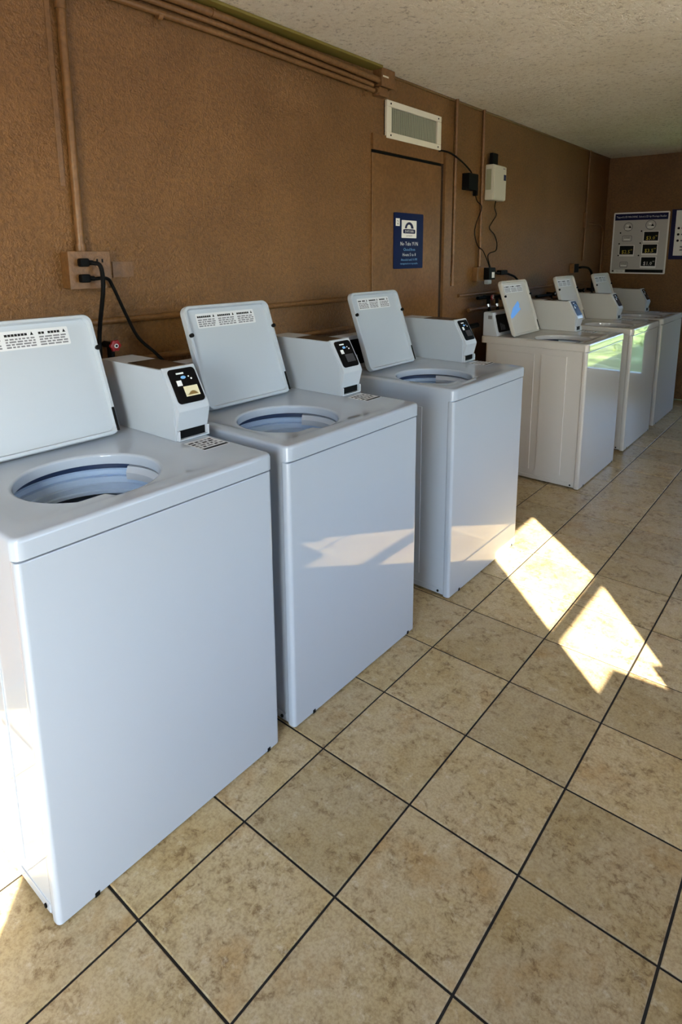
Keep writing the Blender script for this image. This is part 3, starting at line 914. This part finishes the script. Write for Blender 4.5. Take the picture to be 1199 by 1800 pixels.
# outlet below the device
o2 = empty('outlet_box', (0, 3.50, 1.33))
tag(o2, 'brown outlet box with a black adapter plugged in, below the white wall box', 'outlet')
MB().box(0, 0.042, -0.10, 0.05, -0.05, 0.05, 0.004, 2).build('box', M['brown'], o2)
MB().box(0.0, 0.030, 0.05, 0.085, 0.004, 0.028, 0.003, 1).build('connector', M['brown'], o2)
o3 = empty('plug_adapter', (0.043, 3.545, 1.333))
tag(o3, 'black plug-in adapter with white label in the outlet below the white wall box', 'adapter')
MB().box(0, 0.045, -0.055, 0.045, -0.042, 0.042, 0.005, 2).build('body', M['rubber'], o3)
MB().box(0.045, 0.0456, -0.012, 0.030, -0.030, 0.010).build('label', M['paper'], o3)
MB().box(0.0, 0.03, -0.04, 0.02, -0.075, -0.045, 0.004, 1).build('white_plug', M['white_plastic'], o3)
co = cord('power_cable', 'black cord with plug lying to the right of the far outlet behind the taped lid', None, [(0.03, 3.645, 1.335), (0.045, 3.70, 1.332), (0.05, 3.80, 1.332), (0.05, 3.92, 1.315), (0.05, 4.03, 1.285), (0.06, 4.08, 1.22), (0.06, 4.10, 1.0)], 0.008, plug=False)
MB().box(0.025, 0.065, 3.735, 3.845, 1.318, 1.352, 0.006, 2).build('connector', [M['rubber']], co)

# far end conduits
pipe('conduit', 'brown vertical conduit near the room corner with a flat box on it', [(0.012, 5.655, HC), (0.012, 5.655, 1.86)], 0.010)
pipe('conduit', 'brown vertical conduit below the flat box near the room corner', [(0.012, 5.660, 1.72), (0.012, 5.64, 1.40)], 0.010)
k = MB(); k.box(0, 0.035, 5.615, 5.705, 1.715, 1.865, 0.005, 2)
k.tube([(0.015, 5.70, 1.762), (0.015, 5.75, 1.762)], 0.014, 10, False)
tag(k.build('conduit_box', M['brown']), 'flat brown conduit box on the vertical conduit near the room corner', 'junction box')
pipe('conduit', 'thin brown conduit bent into an elbow beside the room corner', [(0.012, 5.75, 1.763), (0.012, 6.02, 1.763), (0.012, 6.13, 1.755), (0.012, 6.19, 1.71), (0.012, 6.20, 1.60), (0.012, 6.20, 1.20)], 0.009, smooth=True)
o4 = empty('outlet_box', (0, 5.42, 1.335))
tag(o4, 'small dark outlet box on the wall near the room corner', 'outlet')
MB().box(0, 0.04, -0.09, 0.05, -0.045, 0.045, 0.004, 2).build('box', M['brown'], o4)
MB().box(0.04, 0.044, -0.08, 0.03, -0.04, 0.04, 0.001, 1).build('receptacle', M['rubber'], o4)
cord('power_cable', 'black cord curving down from the outlet near the room corner', None, [(0.05, 5.46, 1.340), (0.055, 5.56, 1.342), (0.06, 5.70, 1.325), (0.07, 5.77, 1.26), (0.075, 5.785, 1.12), (0.075, 5.79, 0.95)], 0.011, plug=False)

# water valves
def valve(y, z, label, x=0.03, hose=True, wheel='red'):
    root = empty('water_valve', (0, y, z))
    tag(root, label, 'valve')
    k = MB()
    k.tube([(0.0, 0, 0), (x + 0.025, 0, 0)], 0.012, 10, False)
    k.tube([(x, 0, 0.004), (x, 0, -0.05)], 0.013, 10, False)
    k.build('body', M['rubber'], root)
    w = MB()
    loops = []
    n = 24
    for (r, xx) in ((0.006, 0.0), (0.019, 0.0), (0.021, 0.004), (0.019, 0.010), (0.008, 0.011)):
        loops.append([(x + 0.027 + xx, (r + (0.0022 * math.cos(6 * 2 * math.pi * i / n) if r > 0.01 else 0)) * math.cos(2 * math.pi * i / n), (r + (0.0022 * math.cos(6 * 2 * math.pi * i / n) if r > 0.01 else 0)) * math.sin(2 * math.pi * i / n)) for i in range(n)])
    w.loft(loops, True, True)
    hw = w.build('handwheel', M[wheel], root)
    k = MB(); k.tube([(x + 0.037, 0, 0), (x + 0.041, 0, 0)], 0.008, 12, False)
    k.build('washer', M['paper'], hw)
    k = MB(); k.tube([(x + 0.041, 0, 0), (x + 0.043, 0, 0)], 0.004, 8, False)
    k.build('screw', M['rubber'], hw)
    if hose:
        k = MB(); k.tube([(x, 0, -0.05), (x + 0.004, 0, -0.07)], 0.015, 10, False)
        k.build('hose_nut', M['steel'], root)
        k = MB(); k.tube([(x + 0.004, 0, -0.07), (x + 0.015, 0.01, -0.15), (x + 0.03, 0.03, -0.40), (x + 0.02, 0.02, -0.75)], 0.012, 10, True)
        k.build('hose', M['rubber'], root)
    return root
valve(0.605, 1.153, 'red handwheel water valve behind the first washing machine', 0.04)
valve(3.59, 1.160, 'small red water valve on the wall behind the back left of the blue-taped machine', 0.04)
valve(3.73, 1.155, 'dark water valve hidden mostly behind the blue-taped lid', 0.04, wheel='rubber')
valve(4.80, 1.125, 'dark water valve on the wall behind the meter of the blue-taped machine', 0.04, wheel='rubber')
valve(5.55, 1.120, 'first of two dark water valves on the wall nearest the room corner', 0.04, wheel='rubber')
valve(5.86, 1.118, 'second of two dark water valves on the wall nearest the room corner', 0.04, wheel='rubber')
pipe('valve_manifold', 'short dark pipe joining the two valves behind the blue-taped machine', [(0.04, 3.42, 1.162), (0.04, 3.80, 1.160)], 0.012, material=M['rubber'])
pipe('valve_manifold', 'short dark pipe behind the meter of the blue-taped machine', [(0.05, 4.45, 1.118), (0.05, 4.90, 1.118)], 0.012, material=M['rubber'])
pipe('drain_hose', 'black drain hose hanging in the gap beside the blue-taped machine', [(0.16, 3.20, 1.00), (0.15, 3.06, 0.98), (0.15, 3.03, 0.85), (0.16, 3.03, 0.4), (0.16, 3.04, 0.02)], 0.017, cat='hose', material=M['rubber'], smooth=True)

# ------------------------------------------------------------------ posters on the far wall
def farfr(x, z, dy=0.0): return (V((x, -dy, z)), FX, FZ, -FY)
po = empty('price_poster', (0.352, Y1, 1.575))
tag(po, 'grey instruction poster with navy header and black price panels on the far wall', 'poster')
pw, ph = 0.268, 0.310
k = MB()
k.plate(rrect(-pw, pw, -ph, ph, 0.012, 3), farfr(0, 0), 0.004)
k.mi = 1
k.plate(rrect(-pw + 0.014, pw - 0.014, -ph + 0.014, ph - 0.014, 0.004, 2), farfr(0, 0, 0.004), 0.0006)
k.build('sheet', [M['paper'], M['poster_grey']], po, smooth=0)
k = MB()
k.plate([(-pw + 0.014, 0.232), (pw - 0.014, 0.232), (pw - 0.014, 0.296), (-pw + 0.014, 0.296)], farfr(0, 0, 0.0047), 0.0006)
k.mi = 1
k.text('Tapped LCD MACHINE. Select LCD by Message Reader', 0.026, farfr(0, 0.256, 0.0055), 'CENTER', squeeze=0.80)
k.build('header', [M['navy'], M['white_ink']], po, smooth=0)
for (cx_, cz_, r) in ((-0.118, 0.165, 0.045), (0.098, 0.180, 0.050)):
    k = MB()
    k.mi = 0
    k.plate([(cx_ + r * math.cos(t * math.pi / 12), cz_ + r * math.sin(t * math.pi / 12)) for t in range(24)], farfr(0, 0, 0.0047), 0.0006)
    k.mi = 1
    k.plate([(cx_ + (r - 0.006) * math.cos(t * math.pi / 12), cz_ + (r - 0.006) * math.sin(t * math.pi / 12)) for t in range(24)], farfr(0, 0, 0.0054), 0.0004)
    k.mi = 2
    k.plate([(cx_ + 0.002, cz_ - 0.012), (cx_ + 0.032, cz_ - 0.012), (cx_ + 0.016, cz_ + 0.012)], farfr(0, 0, 0.0059), 0.0004)
    k.mi = 3
    k.plate([(cx_ - 0.02, cz_ + 0.004), (cx_ + 0.006, cz_ + 0.004), (cx_ + 0.006, cz_ + 0.022), (cx_ - 0.02, cz_ + 0.022)], farfr(0, 0, 0.0059), 0.0004)
    k.plate([(cx_ - 0.03, cz_ - 0.028), (cx_ + 0.03, cz_ - 0.028), (cx_ + 0.03, cz_ - 0.014), (cx_ - 0.03, cz_ - 0.014)], farfr(0, 0, 0.0059), 0.0004)
    k.build('dial_icon', [M['grey_ink'], M['poster_grey'], M['ink'], M['paper']], po, smooth=0)
for (cx_, cz_, a, b) in ((-0.122, 0.048, 0.048, 0.030), (-0.135, -0.218, 0.040, 0.030)):
    k = MB()
    k.mi = 0
    k.plate(rrect(cx_ - a, cx_ + a, cz_ - b, cz_ + b, 0.012, 3), farfr(0, 0, 0.0047), 0.0006)
    k.mi = 1
    k.plate(rrect(cx_ - a + 0.005, cx_ + a - 0.005, cz_ - b + 0.005, cz_ + b - 0.005, 0.009, 3), farfr(0, 0, 0.0054), 0.0004)
    k.mi = 3
    k.plate([(cx_ - 0.03, cz_ - 0.016), (cx_ + 0.03, cz_ - 0.016), (cx_ + 0.03, cz_ - 0.004), (cx_ - 0.03, cz_ - 0.004)], farfr(0, 0, 0.0059), 0.0004)
    k.mi = 2
    k.text('COLD', 0.022, farfr(cx_, cz_ + 0.002, 0.006), 'CENTER')
    k.build('dial_icon', [M['grey_ink'], M['poster_grey'], M['ink'], M['paper']], po, smooth=0)
for (cx_, cz_, txt, mi_) in ((0.110, 0.068, '$3.0', 1), (0.106, -0.058, '$3.5', 1), (0.102, -0.186, '$1.0', 2), (-0.118, -0.070, '$2.5', 1)):
    k = MB()
    k.mi = 2
    k.plate([(cx_ - 0.076, cz_ - 0.064), (cx_ + 0.076, cz_ - 0.064), (cx_ + 0.076, cz_ + 0.052), (cx_ - 0.076, cz_ + 0.052)], farfr(0, 0, 0.0047), 0.0005)
    k.mi = 0
    k.plate([(cx_ - 0.068, cz_ - 0.044), (cx_ + 0.068, cz_ - 0.044), (cx_ + 0.068, cz_ + 0.044), (cx_ - 0.068, cz_ + 0.044)], farfr(0, 0, 0.0053), 0.0005)
    k.mi = mi_
    k.text(txt, 0.050, farfr(cx_ - 0.004, cz_ - 0.034, 0.0059), 'CENTER')
    k.text('00', 0.020, farfr(cx_ + 0.050, cz_ - 0.004, 0.0059), 'CENTER')
    k.build('price_panel', [M['ink'], M['yellow_ink'], M['paper']], po, smooth=0)
k = MB()
for (cx_, cz_) in ((-0.19, 0.105), (0.015, 0.120), (-0.195, -0.005), (0.012, 0.0), (0.005, -0.125), (-0.195, -0.125), (-0.24, -0.285)):
    k.plate([(cx_ + 0.008 * math.cos(t * math.pi / 5), cz_ + 0.008 * math.sin(t * math.pi / 5)) for t in range(10)], farfr(0, 0, 0.0059), 0.0005)
k.plate([(-0.115, -0.297), (pw - 0.02, -0.297), (pw - 0.02, -0.266), (-0.115, -0.266)], farfr(0, 0, 0.0047), 0.0005)
k.mi = 1
k.plate([(-0.225, -0.296), (-0.122, -0.296), (-0.122, -0.272), (-0.225, -0.272)], farfr(0, 0, 0.0047), 0.0005)
k.mi = 2
k.text('PRESS START', 0.017, farfr(-0.172, -0.291, 0.0054), 'CENTER', squeeze=0.8)
k.build('footer', [M['ink'], M['paper'], M['grey_ink']], po, smooth=0)

p2 = empty('notice_poster', (0.90, Y1, 1.655))
tag(p2, 'white notice with a navy border, cut off by the photo edge on the far wall', 'poster')
k = MB()
k.plate([(-0.262, -0.242), (0.262, -0.242), (0.262, 0.242), (-0.262, 0.242)], farfr(0, 0), 0.005)
k.mi = 1
k.plate([(-0.222, -0.205), (0.222, -0.205), (0.222, 0.232), (-0.222, 0.232)], farfr(0, 0, 0.005), 0.0006)
k.build('sheet', [M['navy'], M['paper']], p2, smooth=0)
k = MB()
k.plate([(-0.12 + 0.05 * math.cos(t * math.pi / 10), 0.195 + 0.022 * math.sin(t * math.pi / 10)) for t in range(20)], farfr(0, 0, 0.0057), 0.0005)
k.mi = 1
for z_ in (0.06, -0.0, -0.06):
    k.plate([(-0.19 + 0.012 * math.cos(t * math.pi / 5), z_ + 0.012 * math.sin(t * math.pi / 5)) for t in range(10)], farfr(0, 0, 0.0057), 0.0005)
k.mi = 2
for z_ in (0.15, 0.125, 0.06, 0.0, -0.06, -0.12, -0.15):
    k.plate([(-0.165, z_ - 0.007), (0.17, z_ - 0.007), (0.17, z_ + 0.006), (-0.165, z_ + 0.006)], farfr(0, 0, 0.0057), 0.0005)
k.build('print', [M['navy'], M['ink'], M['grey_ink']], p2, smooth=0)

def lawn_mat():
    m = mat('lawn_green', (0.2, 0.3, 0.1, 1), 0.9, spec=0.1)
    nt, N, L, B = nodes_of(m)
    n1 = noise(nt, geo_pos(nt), 2.2, 6, 0.75)
    c = ramp(nt, n1, [(0.32, (0.04, 0.08, 0.02)), (0.48, (0.16, 0.26, 0.06)), (0.60, (0.38, 0.46, 0.20)), (0.70, (0.62, 0.66, 0.5))])
    L.new(c, B.inputs['Base Color'])
    return m
struct(MB().box(-3.0, 9.0, Y1 + 0.5, 24.0, -0.15, -0.11).build('lawn', lawn_mat(), smooth=0))

# ------------------------------------------------------------------ greenery outside the far window (seen mirrored in the machine fronts)
k = MB()
for i in range(900):
    cx_, cy_ = random.uniform(0.2, 4.4), random.gauss(9.6, 0.28)
    hz = 1.75 + 0.35 * math.sin(cx_ * 3.1) + 0.2 * math.sin(cx_ * 7.7)
    z_ = -0.15 + hz * random.random() ** 0.8
    rot = Matrix.Rotation(random.uniform(0, 6.28), 4, 'Z') @ Matrix.Rotation(random.uniform(-1.1, 1.1), 4, 'X')
    s_ = random.uniform(0.05, 0.11)
    k.mi = random.choice((0, 0, 1))
    k.xf = Matrix.Translation((cx_, cy_, z_)) @ rot
    k.loft([[(-0.3 * s_, 0, 0), (0, 0.02 * s_, s_), (0.3 * s_, 0, 0), (0, -0.02 * s_, -s_)], [(-0.15 * s_, 0.03 * s_, 0), (0, 0.05 * s_, 0.5 * s_), (0.15 * s_, 0.03 * s_, 0), (0, 0.03 * s_, -0.5 * s_)]], True, True)
o = k.build('hedge', [M['green'], M['leaf']], smooth=0)
tag(o, 'green leafy hedge outside the far window', 'hedge', kind='stuff')
